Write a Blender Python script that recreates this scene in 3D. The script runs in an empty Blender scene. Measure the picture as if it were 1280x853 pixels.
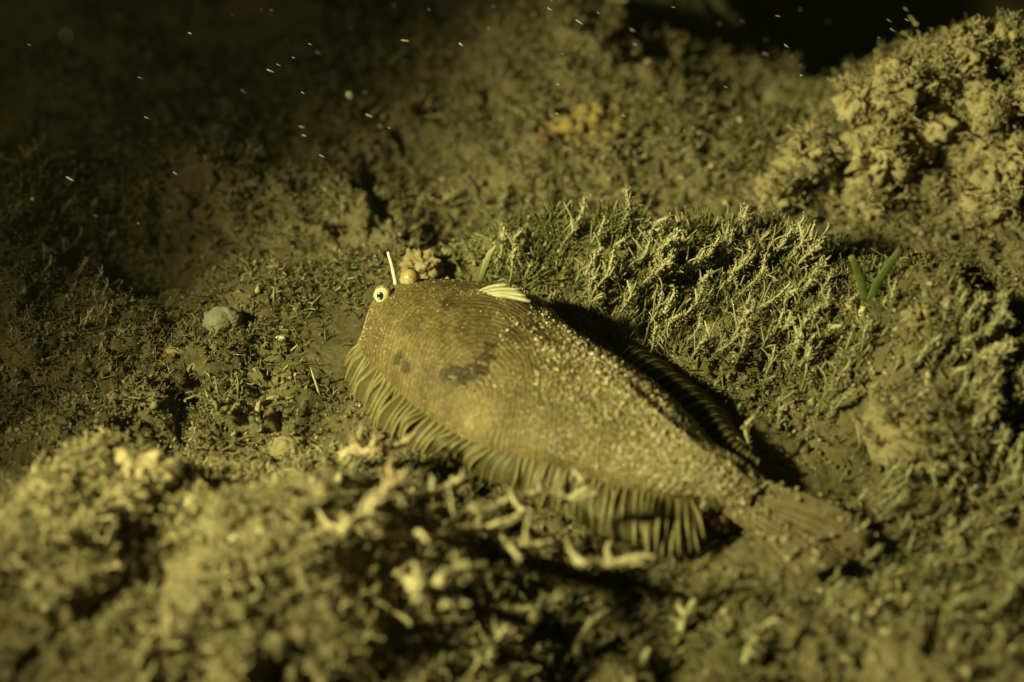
import bpy, math, random
import numpy as np

# ------------------------------------------------------------------ camera, light, exposure
S = 0.01                                   # geometry below is written in centimetres
sc = bpy.context.scene
col = sc.collection
PITCH, DIST, FOC = math.radians(33), 46.0, 57.0
CAM = np.array([0.0, -DIST * math.cos(PITCH), DIST * math.sin(PITCH)])
cd = bpy.data.cameras.new('camera')
cam = bpy.data.objects.new('camera', cd)
col.objects.link(cam)
cam.location = CAM * S
cam.rotation_euler = (math.pi / 2 - PITCH, 0, 0)
cd.sensor_width, cd.lens = 36, FOC
cd.clip_start, cd.clip_end = 0.01, 50
cd.dof.use_dof = True
cd.dof.focus_distance = 0.45
cd.dof.aperture_fstop = 5.9
cd.dof.aperture_blades = 7
sc.camera = cam

world = bpy.data.worlds.new('World')
sc.world = world
world.use_nodes = True
wn, wl = world.node_tree.nodes, world.node_tree.links
wn.clear()
sky = wn.new('ShaderNodeTexSky')
sky.sky_type = 'NISHITA'
sky.sun_disc = False
sky.sun_elevation = math.radians(4)
sky.sun_rotation = math.radians(225)
tint = wn.new('ShaderNodeMix')
tint.data_type, tint.blend_type = 'RGBA', 'MULTIPLY'
tint.inputs[0].default_value = 1
tint.inputs[7].default_value = (0.7, 0.8, 0.2, 1)      # what green water lets through
bg = wn.new('ShaderNodeBackground')
bg.inputs[1].default_value = 0.004
wo = wn.new('ShaderNodeOutputWorld')
wl.new(sky.outputs[0], tint.inputs[6])
wl.new(tint.outputs[2], bg.inputs[0])
wl.new(bg.outputs[0], wo.inputs[0])

# the diver's torch that lights the photograph, held to the left of the camera
ld = bpy.data.lights.new('dive_torch', 'SPOT')
ld.energy = 22.5
ld.color = (0.96, 0.915, 0.41)
ld.spot_size = math.radians(120)
ld.spot_blend = 0.3
ld.use_nodes = True                        # beam profile of the torch: a bright core and a dim skirt
ln_, ll_ = ld.node_tree.nodes, ld.node_tree.links
le = ln_['Emission']
lt = ln_.new('ShaderNodeTexCoord')
lz = ln_.new('ShaderNodeSeparateXYZ')
ll_.new(lt.outputs['Normal'], lz.inputs[0])
prev = lz.outputs['Z']
for op_, val in (('ABSOLUTE', None), ('ARCCOSINE', None), ('DIVIDE', math.radians(60))):
    lm = ln_.new('ShaderNodeMath')
    lm.operation = op_
    ll_.new(prev, lm.inputs[0])
    if val:
        lm.inputs[1].default_value = val
    prev = lm.outputs[0]
lr = ln_.new('ShaderNodeValToRGB')
lr.color_ramp.interpolation = 'LINEAR'
BEAM = ((0, 1), (14, 1), (17.5, .88), (20, .58), (22.5, .26), (24.5, .13), (27, .055), (31, .038), (42, .026), (60, 0))
while len(lr.color_ramp.elements) < len(BEAM):
    lr.color_ramp.elements.new(.5)
for e_, (deg_, b_) in zip(lr.color_ramp.elements, BEAM):
    e_.position = deg_ / 60
    e_.color = (b_, b_, b_, 1)
ll_.new(prev, lr.inputs[0])
ll_.new(lr.outputs[0], le.inputs['Strength'])
ld.shadow_soft_size = 0.018
lamp = bpy.data.objects.new('dive_torch', ld)
col.objects.link(lamp)
LP, LT = np.array([-33.0, -21.0, 25.0]), np.array([20.0, 4.0, 0.0])
lamp.location = LP * S
from mathutils import Vector
lamp.rotation_euler = Vector(LT - LP).to_track_quat('-Z', 'Y').to_euler()

sc.view_settings.view_transform = 'Standard'
sc.view_settings.look = 'None'
sc.view_settings.exposure = 0
sc.view_settings.gamma = 1
sc.cycles.max_bounces = 6
sc.cycles.diffuse_bounces = 2
sc.cycles.transparent_max_bounces = 12
sc.cycles.use_denoising = True

rng = np.random.default_rng(7)
random.seed(7)

# ------------------------------------------------------------------ noise
_G2 = rng.normal(size=(256, 2)); _G2 /= np.linalg.norm(_G2, axis=1)[:, None]
_G3 = rng.normal(size=(256, 3)); _G3 /= np.linalg.norm(_G3, axis=1)[:, None]
_PM = np.tile(rng.permutation(256), 3)


def _fade(t):
    return t * t * t * (t * (t * 6 - 15) + 10)


def noise2(x, y):
    x, y = np.asarray(x, float), np.asarray(y, float)
    xi, yi = np.floor(x).astype(int), np.floor(y).astype(int)
    xf, yf = x - xi, y - yi
    u, v = _fade(xf), _fade(yf)

    def g(i, j):
        h = _PM[_PM[(xi + i) & 255] + ((yi + j) & 255)]
        return _G2[h, 0] * (xf - i) + _G2[h, 1] * (yf - j)
    a = g(0, 0) * (1 - u) + g(1, 0) * u
    b = g(0, 1) * (1 - u) + g(1, 1) * u
    return (a * (1 - v) + b * v) * 1.5


def noise3(p):
    p = np.asarray(p, float)
    i0 = np.floor(p).astype(int)
    f = p - i0
    w = _fade(f)
    out = 0
    for dx in (0, 1):
        for dy in (0, 1):
            for dz in (0, 1):
                h = _PM[_PM[_PM[(i0[:, 0] + dx) & 255] + ((i0[:, 1] + dy) & 255)] + ((i0[:, 2] + dz) & 255)]
                d = (_G3[h] * (f - (dx, dy, dz))).sum(1)
                out = out + d * (w[:, 0] if dx else 1 - w[:, 0]) * (w[:, 1] if dy else 1 - w[:, 1]) * (w[:, 2] if dz else 1 - w[:, 2])
    return out * 1.5


def fbm3(p, octv=4, gain=0.5, billow=False):
    s, a = 0, 1
    p = np.asarray(p, float)
    for o in range(octv):
        n = noise3(p * 2 ** o + 17.3 * o)
        s = s + a * ((np.abs(n) * 2 - 0.6) if billow else n)
        a *= gain
    return s


# ------------------------------------------------------------------ photograph geometry -> place
FPX = 1280 * FOC / 36


def ray(px, py):
    return np.array([(px - 640) / FPX, math.cos(PITCH) + (426.5 - py) / FPX * math.sin(PITCH),
                     -math.sin(PITCH) + (426.5 - py) / FPX * math.cos(PITCH)])


def at(px, py, z=0.0):
    """point at height z seen at that spot of the photograph"""
    d = ray(px, py)
    return CAM + d * ((z - CAM[2]) / d[2])


# ------------------------------------------------------------------ terrain height (cm)
MOUNDS = []


def mound(px, py, h, rx, ry, rot=0.0):
    c = at(px, py)
    MOUNDS.append((c[0], c[1], h, rx, ry, math.radians(rot)))


mound(350, 790, 2.4, 3.8, 2.6, 15)       # pale foreground mound
mound(350, 690, 1.2, 3.0, 1.6, 10)
mound(60, 760, 2.0, 2.4, 2.4)
mound(215, 770, -1.0, 1.1, 1.8, -20)
mound(1000, 760, 0.6, 2.4, 1.0, -20)
mound(1040, 20, -4.0, 5.0, 6.0)
mound(1150, 470, 0.8, 3.2, 2.0)
mound(160, 640, 1.4, 1.5, 1.3)
mound(770, 810, -1.8, 4.2, 2.8)
mound(650, 700, -0.8, 2.6, 1.2)          # hollow right of it
mound(1180, 820, 0.8, 4.0, 2.5)
mound(1190, 520, 3.2, 3.2, 2.8)          # right bank
mound(1010, 430, 1.3, 4.5, 2.0, 10)
mound(820, 355, 1.5, 5.5, 1.5, -3)       # turf ridge behind the fish
mound(660, 320, 0.8, 3.0, 1.2)
mound(860, 290, -1.0, 6.0, 2.0)
mound(860, 190, 1.2, 6.0, 4.0)
mound(1150, 190, 3.4, 4.0, 3.5)          # far right ridge
mound(1260, 240, 2.0, 3.0, 3.0)
mound(680, 110, 2.5, 5.0, 4.0)
mound(300, 240, 1.6, 4.0, 2.5)
mound(150, 310, -1.4, 3.5, 1.5)
mound(20, 300, 1.8, 2.0, 3.0)
mound(190, 410, 0.7, 2.4, 1.6)
mound(330, 440, 0.5, 3.0, 2.0)
mound(690, 560, -0.5, 6.0, 2.5, -32)     # where the fish lies


def H_low(x, y):
    z = np.zeros_like(x, dtype=float)
    for cx, cy, h, rx, ry, a in MOUNDS:
        dx, dy = x - cx, y - cy
        u, v = dx * math.cos(a) + dy * math.sin(a), -dx * math.sin(a) + dy * math.cos(a)
        z += h * np.exp(-(u / rx) ** 2 - (v / ry) ** 2)
    z += np.clip(y - 14, 0, None) * 0.10
    drop = np.clip((x - 9) + (y - 26) * .6, 0, 14)           # the bed falls away beyond the overgrown rocks
    z -= 1.2 * drop * drop / (drop + 2)
    z += 0.75 * noise2(x / 6 + 3, y / 6) + 0.55 * noise2(x / 3.1, y / 3.1 + 9)
    return z


def fish_mask(x, y):
    """1 under the fish: the silt there is flat"""
    a, b = at(470, 440), at(1000, 650)
    d = b[:2] - a[:2]
    t = np.clip(((x - a[0]) * d[0] + (y - a[1]) * d[1]) / (d @ d), 0, 1)
    dd = np.hypot(x - a[0] - t * d[0], y - a[1] - t * d[1])
    return np.exp(-(dd / 3.2) ** 4)


OCT = ((1.9, .5), (.95, .34), (.48, .22), (.25, .14), (.14, .08))


def relief(p, fm):
    """height of the silt's lumps above the smooth bed at points p"""
    rough = .65 + .5 * noise2(p[:, 0] / 5 + 40, p[:, 1] / 5)
    f = 0
    for wl_, amp in OCT:
        f = f + amp * (np.abs(noise3(p / wl_ + 13 * amp)) * 2 - .5)
    return f * rough * (1 - .75 * fm)


def bed(x, y):
    fm = fish_mask(x, y)
    return H_low(x, y) * (1 - .9 * fm), fm


def H(x, y):
    x, y = np.atleast_1d(np.asarray(x, float)), np.atleast_1d(np.asarray(y, float))
    z, fm = bed(x.ravel(), y.ravel())
    return (z + relief(np.stack([x.ravel(), y.ravel(), z], 1), fm)).reshape(x.shape)


def on_ground(px, py):
    """where the line of sight at that spot of the photograph meets the silt"""
    d = ray(px, py)
    t = np.linspace(24, 110, 1500)
    p = CAM[None] + d[None] * t[:, None]
    hit = p[:, 2] < H(p[:, 0], p[:, 1])
    i = int(np.argmax(hit)) if hit.any() else len(t) - 1
    return p[i]


# ------------------------------------------------------------------ materials
def nd(nt, t, **kw):
    n = nt.nodes.new(t)
    for k, v in kw.items():
        setattr(n, k, v)
    return n


def ramp(nt, fac, stops):
    r = nd(nt, 'ShaderNodeValToRGB')
    els = r.color_ramp.elements
    while len(els) < len(stops):
        els.new(0.5)
    for e, (p, c) in zip(els, stops):
        e.position = p
        e.color = (*c, 1) if len(c) == 3 else c
    nt.links.new(fac, r.inputs[0])
    return r.outputs[0]


def mixc(nt, fac, a, b, mode='MIX'):
    m = nd(nt, 'ShaderNodeMix', data_type='RGBA', blend_type=mode)
    for i, v in ((0, fac), (6, a), (7, b)):
        if isinstance(v, (int, float)):
            m.inputs[i].default_value = v
        elif isinstance(v, tuple):
            m.inputs[i].default_value = (*v, 1)
        else:
            nt.links.new(v, m.inputs[i])
    return m.outputs[2]


def tex(nt, scale, detail=4, rough=0.6, vec=None, dist=0.0):
    n = nd(nt, 'ShaderNodeTexNoise')
    n.inputs['Scale'].default_value = scale
    n.inputs['Detail'].default_value = detail
    n.inputs['Roughness'].default_value = rough
    n.inputs['Distortion'].default_value = dist
    if vec is not None:
        nt.links.new(vec, n.inputs['Vector'])
    return n.outputs['Fac']


def math_(nt, op, a, b=None, c=None):
    m = nd(nt, 'ShaderNodeMath', operation=op)
    for i, v in enumerate((a, b, c)):
        if v is None:
            continue
        if isinstance(v, (int, float)):
            m.inputs[i].default_value = v
        else:
            nt.links.new(v, m.inputs[i])
    return m.outputs[0]


def new_mat(name):
    m = bpy.data.materials.new(name)
    m.use_nodes = True
    nt = m.node_tree
    b = nt.nodes['Principled BSDF']
    b.inputs['Specular IOR Level'].default_value = 0.25
    tc = nd(nt, 'ShaderNodeTexCoord')
    mp = nd(nt, 'ShaderNodeMapping')
    mp.inputs['Scale'].default_value = (100, 100, 100)
    nt.links.new(tc.outputs['Object'], mp.inputs[0])
    return m, nt, b, mp.outputs[0]


def bump(nt, b, height, strength=0.5, dist=0.05):
    n = nd(nt, 'ShaderNodeBump')
    n.inputs['Strength'].default_value = strength
    n.inputs['Distance'].default_value = dist * S
    nt.links.new(height, n.inputs['Height'])
    nt.links.new(n.outputs[0], b.inputs['Normal'])


def simple(name, c1, c2, scale=2.5, rough=0.85, bs=0.5, bscale=9, tone=None, spec=0.25, speck=None):
    """two-colour mottled material; tone = colour reached where the mesh's tone attribute is 1 (a dusting of silt, say)"""
    m, nt, b, v = new_mat(name)
    c = mixc(nt, ramp(nt, tex(nt, scale, 5, 0.65, v), [(.35, (0, 0, 0)), (.65, (1, 1, 1))]), c1, c2)
    if tone:
        at_ = nd(nt, 'ShaderNodeAttribute', attribute_name='tone')
        c = mixc(nt, at_.outputs['Fac'], c, tone)
    if speck:
        c = mixc(nt, ramp(nt, tex(nt, 14, 2, 0.5, v), [(.63, (0, 0, 0)), (.7, (1, 1, 1))]), c, speck)
    nt.links.new(c, b.inputs['Base Color'])
    b.inputs['Roughness'].default_value = rough
    b.inputs['Specular IOR Level'].default_value = spec
    bump(nt, b, tex(nt, bscale, 5, 0.7, v), bs)
    return m


SILT, SILT2 = (.36, .305, .165), (.25, .21, .11)


def silt_material():
    m, nt, b, v = new_mat('silt')
    big = ramp(nt, tex(nt, .22, 4, .6, v), [(.35, (0, 0, 0)), (.7, (1, 1, 1))])
    fine = ramp(nt, tex(nt, 2.6, 6, .7, v), [(.38, (0, 0, 0)), (.62, (1, 1, 1))])
    c = mixc(nt, fine, SILT2, SILT)
    c = mixc(nt, math_(nt, 'MULTIPLY', big, .5), c, (.20, .155, .085))
    at_ = nd(nt, 'ShaderNodeAttribute', attribute_name='turf')
    gn = ramp(nt, tex(nt, 1.1, 5, .65, v), [(.3, (.09, .085, .025)), (.7, (.17, .14, .055))])
    c = mixc(nt, at_.outputs['Fac'], c, gn)
    fa_ = nd(nt, 'ShaderNodeAttribute', attribute_name='film_shade')
    c = mixc(nt, fa_.outputs['Fac'], c, ramp(nt, tex(nt, 3.2, 6, .7, v), [(.3, (.05, .043, .018)), (.7, (.16, .13, .06))]))  # algal film and painted-in shade darken the silt colour
    rust = ramp(nt, tex(nt, .8, 3, .6, v, .5), [(.68, (0, 0, 0)), (.76, (1, 1, 1))])
    c = mixc(nt, math_(nt, 'MULTIPLY', rust, .5), c, (.19, .095, .045))
    pale = ramp(nt, tex(nt, 7, 3, .6, v), [(.62, (0, 0, 0)), (.72, (1, 1, 1))])
    c = mixc(nt, math_(nt, 'MULTIPLY', pale, .45), c, (.46, .41, .27))
    nt.links.new(c, b.inputs['Base Color'])
    b.inputs['Roughness'].default_value = .95
    bump(nt, b, tex(nt, 6, 8, .8, v), 1.0, .15)
    return m


M_SILT = silt_material()
M_CRUMB = simple('silt_crumb', (.18, .15, .07), (.09, .075, .03), 1.5, .95, .5, 12, tone=(.44, .39, .24))
M_TUFT = simple('silted_weed', (.05, .047, .016), (.085, .075, .028), 1.2, .92, .6, 10, tone=(.43, .365, .20))
M_CLUMP = simple('silt_clump', SILT, SILT2, 2.4, .95, .9, 7, tone=(.37, .31, .17), speck=(.2, .14, .07))
M_CRUST = simple('silt_crust', (.42, .355, .21), (.30, .245, .135), 2.2, .95, .8, 9, tone=(.52, .46, .29), speck=(.22, .12, .07))
M_PINKCRUST = simple('pink_crust', (.38, .29, .17), (.28, .15, .09), 1.6, .9, .8, 9, tone=(.46, .40, .25))
M_ALGA = simple('dusty_alga', (.075, .075, .02), (.12, .105, .035), 2.0, .85, .7, 10, tone=(.42, .385, .23))
M_TURF = simple('turf_filament', (.065, .085, .018), (.11, .12, .03), 1.2, .85, .4, 10, tone=(.42, .39, .22))
M_BLADE = simple('seagrass_green', (.06, .095, .02), (.10, .125, .035), 2.0, .55, .3, 6, tone=(.32, .26, .12))
M_SPONGE = simple('far_sponge', (.30, .255, .14), (.19, .16, .085), .8, .95, .8, 5, tone=(.42, .36, .2), speck=(.42, .27, .08))
M_SPONGELUMP = simple('brown_sponge', (.25, .19, .10), (.20, .11, .06), 1.6, .9, .8, 9, tone=(.30, .25, .14))
M_BOULDER = simple('silted_boulder', (.22, .185, .095), (.13, .11, .055), 2.6, .95, 1.0, 7, tone=(.26, .215, .11), speck=(.12, .1, .05))
M_YELLOW = simple('yellow_sponge', (.27, .20, .06), (.18, .145, .06), 1.0, .9, .8, 5)
M_RED = simple('red_sponge', (.16, .05, .03), (.13, .07, .03), 1.2, .9, .8, 5)
M_BROWNRED = simple('rusty_weed', (.12, .055, .022), (.075, .045, .018), 1.2, .9, .8, 8)
M_STONE = simple('grey_stone', (.15, .15, .10), (.21, .20, .14), 1.6, .7, .5, 6, speck=(.12, .12, .08))
M_TAN = simple('tan_stone', (.40, .30, .12), (.33, .25, .10), 2.0, .7, .4, 6)
M_SHELL = simple('shell', (.26, .21, .12), (.17, .135, .07), 2.2, .7, .6, 8, tone=(.32, .27, .16))
M_WHITE = simple('shell_chip', (.66, .63, .54), (.52, .48, .38), 2.0, .4, .3, 6, spec=.4)
M_SNOW = simple('marine_snow', (.26, .26, .2), (.15, .145, .11), 2.0, .8, .2, 6)


# ------------------------------------------------------------------ mesh helpers
class MB:
    """collects triangles / quads and a per-vertex tone, builds ONE mesh"""

    def __init__(self):
        self.v, self.f, self.t, self.n = [], [], [], 0

    def add(self, v, f, tone=0.0):
        v = np.asarray(v, float)
        f = np.asarray(f, int)
        self.v.append(v)
        self.f.append(f + self.n)
        self.t.append(np.full(len(v), tone) if np.isscalar(tone) else np.asarray(tone, float))
        self.n += len(v)
        return self

    def mesh(self, name, material, smooth=True):
        v = np.concatenate(self.v) * S
        me = bpy.data.meshes.new(name)
        tot = [np.full(len(f), f.shape[1]) for f in self.f]
        tot = np.concatenate(tot)
        loops = np.concatenate([f.ravel() for f in self.f])
        me.vertices.add(len(v))
        me.vertices.foreach_set('co', v.ravel().astype(np.float32))
        me.loops.add(len(loops))
        me.loops.foreach_set('vertex_index', loops.astype(np.int32))
        me.polygons.add(len(tot))
        st = np.concatenate([[0], np.cumsum(tot)[:-1]])
        me.polygons.foreach_set('loop_start', st.astype(np.int32))
        me.polygons.foreach_set('loop_total', tot.astype(np.int32))
        me.polygons.foreach_set('use_smooth', np.full(len(tot), smooth))
        a = me.attributes.new('tone', 'FLOAT', 'POINT')
        a.data.foreach_set('value', np.concatenate(self.t).astype(np.float32))
        me.update(calc_edges=True)
        me.validate()
        me.materials.append(material)
        return me

    def build(self, name, material, parent=None, loc=(0, 0, 0), smooth=True):
        return link(name, self.mesh(name, material, smooth), parent, loc)


def link(name, me, parent=None, loc=(0, 0, 0)):
    o = bpy.data.objects.new(name, me)
    col.objects.link(o)
    o.location = np.asarray(loc, float) * S
    if parent:
        o.parent = parent
    return o


def tag(o, label=None, cat=None, group=None, kind=None):
    for k, v in (('label', label), ('category', cat), ('group', group), ('kind', kind)):
        if v:
            o[k] = v
    return o


def ico(sub):
    t = (1 + 5 ** .5) / 2
    v = [(-1, t, 0), (1, t, 0), (-1, -t, 0), (1, -t, 0), (0, -1, t), (0, 1, t), (0, -1, -t), (0, 1, -t), (t, 0, -1), (t, 0, 1), (-t, 0, -1), (-t, 0, 1)]
    f = [(0, 11, 5), (0, 5, 1), (0, 1, 7), (0, 7, 10), (0, 10, 11), (1, 5, 9), (5, 11, 4), (11, 10, 2), (10, 7, 6), (7, 1, 8),
         (3, 9, 4), (3, 4, 2), (3, 2, 6), (3, 6, 8), (3, 8, 9), (4, 9, 5), (2, 4, 11), (6, 2, 10), (8, 6, 7), (9, 8, 1)]
    v = [np.array(p) / np.linalg.norm(p) for p in v]
    for _ in range(sub):
        cache, nf = {}, []

        def mid(a, b):
            k = (min(a, b), max(a, b))
            if k not in cache:
                m = v[a] + v[b]
                v.append(m / np.linalg.norm(m))
                cache[k] = len(v) - 1
            return cache[k]
        for a, b, c in f:
            ab, bc, ca = mid(a, b), mid(b, c), mid(c, a)
            nf += [(a, ab, ca), (b, bc, ab), (c, ca, bc), (ab, bc, ca)]
        f = nf
    return np.array(v), np.array(f)


ICO = [ico(k) for k in range(6)]


OCTA = (np.array([(1, 0, 0), (-1, 0, 0), (0, 1, 0), (0, -1, 0), (0, 0, 1), (0, 0, -1)], float),
        np.array([(0, 2, 4), (2, 1, 4), (1, 3, 4), (3, 0, 4), (2, 0, 5), (1, 2, 5), (3, 1, 5), (0, 3, 5)]))


def blob(c, r, sub=3, amp=.3, freq=1.2, squash=(1, 1, 1), rot=0.0, octv=4, billow=True, seed=None):
    """a lumpy rounded mass"""
    v, f = ICO[sub]
    off = rng.uniform(-50, 50, 3) if seed is None else np.array([seed * 3.1, seed * 7.7, seed])
    d = 1 + amp * fbm3(v * freq + off, octv, .55, billow)
    p = v * d[:, None] * np.asarray(squash) * r
    ca, sa = math.cos(rot), math.sin(rot)
    p = np.stack([p[:, 0] * ca - p[:, 1] * sa, p[:, 0] * sa + p[:, 1] * ca, p[:, 2]], 1)
    return p + np.asarray(c), f


def spline(pts, n):
    """Catmull-Rom through pts"""
    p = np.asarray(pts, float)
    q = np.vstack([2 * p[0] - p[1], p, 2 * p[-1] - p[-2]])
    u = np.linspace(0, len(p) - 1, n)
    i = np.clip(u.astype(int), 0, len(p) - 2)
    t = (u - i)[:, None]
    a, b, c, d = q[i], q[i + 1], q[i + 2], q[i + 3]
    return .5 * (2 * b + (c - a) * t + (2 * a - 5 * b + 4 * c - d) * t ** 2 + (3 * b - a - 3 * c + d) * t ** 3)


def tube(pts, rad, sides=6, n=None, jit=0.0, flat=1.0, wid=None):
    """tapered tube along pts, closed at both ends; flat < 1 flattens it across wid"""
    p = spline(pts, n) if n else np.asarray(pts, float)
    k = len(p)
    r = np.interp(np.linspace(0, 1, k), np.linspace(0, 1, len(rad)), rad) if not np.isscalar(rad) else np.full(k, rad)
    t = np.gradient(p, axis=0)
    t /= np.linalg.norm(t, axis=1)[:, None] + 1e-9
    ref = np.array([.31, .17, .93]) if wid is None else np.asarray(wid, float)
    a = np.cross(t, ref); a /= np.linalg.norm(a, axis=1)[:, None] + 1e-9
    b = np.cross(t, a)
    ang = np.arange(sides) * 2 * math.pi / sides
    rr = r[:, None] * (1 + jit * rng.uniform(-1, 1, (k, sides)))
    v = p[:, None] + rr[..., None] * (np.cos(ang)[None, :, None] * a[:, None] * flat + np.sin(ang)[None, :, None] * b[:, None])
    v = v.reshape(-1, 3)
    i = np.arange(k - 1)[:, None] * sides
    j = np.arange(sides)[None]
    jn = (j + 1) % sides
    f = np.stack([i + j, i + jn, i + sides + jn, i + sides + j], -1).reshape(-1, 4)
    v = np.vstack([v, p[:1], p[-1:]])
    j = np.arange(sides)
    e = len(v) - 2
    f1 = np.stack([np.full(sides, e), (j + 1) % sides, j], 1)
    l = (k - 1) * sides
    f2 = np.stack([np.full(sides, e + 1), l + j, l + (j + 1) % sides], 1)
    tone = np.concatenate([np.repeat(np.linspace(0, 1, k), sides), [0, 1]])
    return v, f, np.vstack([f1, f2]), tone


def add_tube(mb, pts, rad, tone=None, **kw):
    v, f4, f3, t = tube(pts, rad, **kw)
    t = t if tone is None else (np.full(len(v), tone) if np.isscalar(tone) else np.interp(t, np.linspace(0, 1, len(tone)), tone))
    mb.add(v, f4, t)
    mb.f.append(f3 + mb.n - len(v))
    return mb


def thread_batch(P, Rd, T, sides=3):
    """many thin open-ended threads: P (n, k, 3) points, Rd (n, k) radii, T (n, k) tones"""
    P = np.asarray(P, float)
    n, k = P.shape[:2]
    t = np.gradient(P, axis=1)
    t /= np.linalg.norm(t, axis=2)[..., None] + 1e-9
    a = np.cross(t, np.array([.31, .77, .41])); a /= np.linalg.norm(a, axis=2)[..., None] + 1e-9
    b = np.cross(t, a)
    ang = np.arange(sides) * 2 * math.pi / sides
    v = P[:, :, None] + Rd[..., None, None] * (np.cos(ang)[None, None, :, None] * a[:, :, None] + np.sin(ang)[None, None, :, None] * b[:, :, None])
    i = (np.arange(n) * k * sides)[:, None, None] + (np.arange(k - 1) * sides)[None, :, None]
    j = np.arange(sides)[None, None]
    jn = (j + 1) % sides
    f = np.stack([i + j, i + jn, i + sides + jn, i + sides + j], -1).reshape(-1, 4)
    return v.reshape(-1, 3), f, np.repeat(T.reshape(-1), sides)


def crumb_batch(c, r, tone, sub=0, jit=.35, squash=None):
    """many small angular crumbs as arrays"""
    v0, f0 = OCTA if sub < 0 else ICO[sub]
    n, k = len(c), len(v0)
    q = v0[None] * (1 + jit * rng.uniform(-1, 1, (n, k, 1)))
    q = q * rng.uniform(.6, 1.25, (n, 1, 3))
    a = rng.uniform(0, 6.28, n)
    ca, sa = np.cos(a)[:, None], np.sin(a)[:, None]
    q = np.stack([q[..., 0] * ca - q[..., 1] * sa, q[..., 0] * sa + q[..., 1] * ca, q[..., 2]], -1)
    v = q * np.asarray(r)[:, None, None] + np.asarray(c)[:, None]
    f = f0[None] + (np.arange(n) * k)[:, None, None]
    return v.reshape(-1, 3), f.reshape(-1, 3), np.repeat(tone, k)


# ------------------------------------------------------------------ seabed
def axis(lo, hi, step, out, grow=1.09):
    a = list(np.arange(lo, hi, step))
    s = step
    while a[-1] < out:
        s *= grow
        a.append(a[-1] + s)
    s = step
    b = []
    x = lo
    while x > -out:
        s *= grow
        x -= s
        b.append(x)
    return np.array(b[::-1] + a)


gx, gy = axis(-14.5, 16, .064, 150), axis(-15, 12, .062, 150, 1.03)
X, Y = np.meshgrid(gx, gy)
Zl, FM = bed(X.ravel(), Y.ravel())
P0 = np.stack([X.ravel(), Y.ravel(), Zl], 1)
e_ = .15
NRM = np.stack([-(bed(P0[:, 0] + e_, P0[:, 1])[0] - Zl) / e_, -(bed(P0[:, 0], P0[:, 1] + e_)[0] - Zl) / e_, np.ones(len(Zl))], 1)
NRM /= np.linalg.norm(NRM, axis=1)[:, None]
P0 = P0 + NRM * relief(P0, FM)[:, None]
near = ((np.abs(P0[:, 0]) < 30) & (np.abs(P0[:, 1]) < 45))[:, None]
P0 = P0 + near * np.stack([.07 * noise3(P0 / .35 + 5) + .04 * noise3(P0 / .17), .07 * noise3(P0 / .35 - 9) + .04 * noise3(P0 / .17 + 30), 0 * Zl], 1)
ny, nx = X.shape
idx = np.arange(ny * nx).reshape(ny, nx)
quads = np.stack([idx[:-1, :-1], idx[:-1, 1:], idx[1:, 1:], idx[1:, :-1]], -1).reshape(-1, 4)
TURF = [(820, 360, 6, 2.6, 1), (660, 330, 3, 1.6, 1), (1000, 470, 4, 2.5, .8), (1050, 620, 4, 2, .7), (420, 400, 1.6, 2.2, .8),
        (1200, 760, 4, 3, .5), (300, 470, 5, 3, .25), (780, 760, 4, 3, .5), (950, 200, 7, 4, .4), (60, 330, 3, 3, .5)]


def turf_mask(x, y):
    m = 0
    for px, py, rx, ry, w in TURF:
        c = at(px, py)
        m = np.maximum(m, w * np.exp(-((x - c[0]) / rx) ** 2 - ((y - c[1]) / ry) ** 2))
    return np.clip(m * (1.1 + .9 * noise2(x / 1.7, y / 1.7)), 0, 1)


FILM_SHADE = [(20, 480, 5, 6, .9), (60, 250, 6, 6, .7), (300, 430, 6, 5, .85), (420, 480, 3, 3, .9), (120, 330, 5, 7, .6), (700, 560, 8, 4, .9), (780, 800, 5, 3.4, 1), (1060, 620, 4, 3, .7), (500, 150, 14, 9, .45), (1000, 460, 4, 3, .6)]  # dark algal film, plus shade of the left edge and hollows painted in


def film_shade_mask(x, y):
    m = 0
    for px, py, rx, ry, w in FILM_SHADE:
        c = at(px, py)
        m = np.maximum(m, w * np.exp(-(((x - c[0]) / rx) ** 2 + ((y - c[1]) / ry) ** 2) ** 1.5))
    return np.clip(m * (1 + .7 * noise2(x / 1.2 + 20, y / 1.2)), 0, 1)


g = MB().add(P0, quads)
seabed = g.build('seabed', M_SILT)
ta = seabed.data.attributes.new('turf', 'FLOAT', 'POINT')
ta.data.foreach_set('value', turf_mask(X, Y).ravel().astype(np.float32))
fa = seabed.data.attributes.new('film_shade', 'FLOAT', 'POINT')
fa.data.foreach_set('value', film_shade_mask(X, Y).ravel().astype(np.float32))
tag(seabed, 'silty seabed of soft mounds and hollows under the fish', kind='structure')

def surf(x, y):
    """points of the finished bed nearest to x, y"""
    i = np.clip(np.searchsorted(gx, x), 0, nx - 1)
    j = np.clip(np.searchsorted(gy, y), 0, ny - 1)
    return P0[j * nx + i]


# soft clumps the silt has gathered into
def strew(n, x0, x1, y0, y1, dens):
    y = rng.uniform(y0, y1, n * 8)
    x = rng.uniform(x0, x1, n * 8) * (1 + np.clip(y, 0, None) * .03)
    k = rng.uniform(0, 1, n * 8) < dens(x, y) * (1 - fish_mask(x, y))
    return x[k][:n], y[k][:n]


def twig_bed(x, y):
    """the hollow in front of the fish where the crusted twigs lie: little grows there"""
    c = at(640, 660)
    return np.exp(-(((x - c[0]) / 4.8) ** 2 + ((y - c[1]) / 2.4) ** 2) ** 2)


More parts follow.
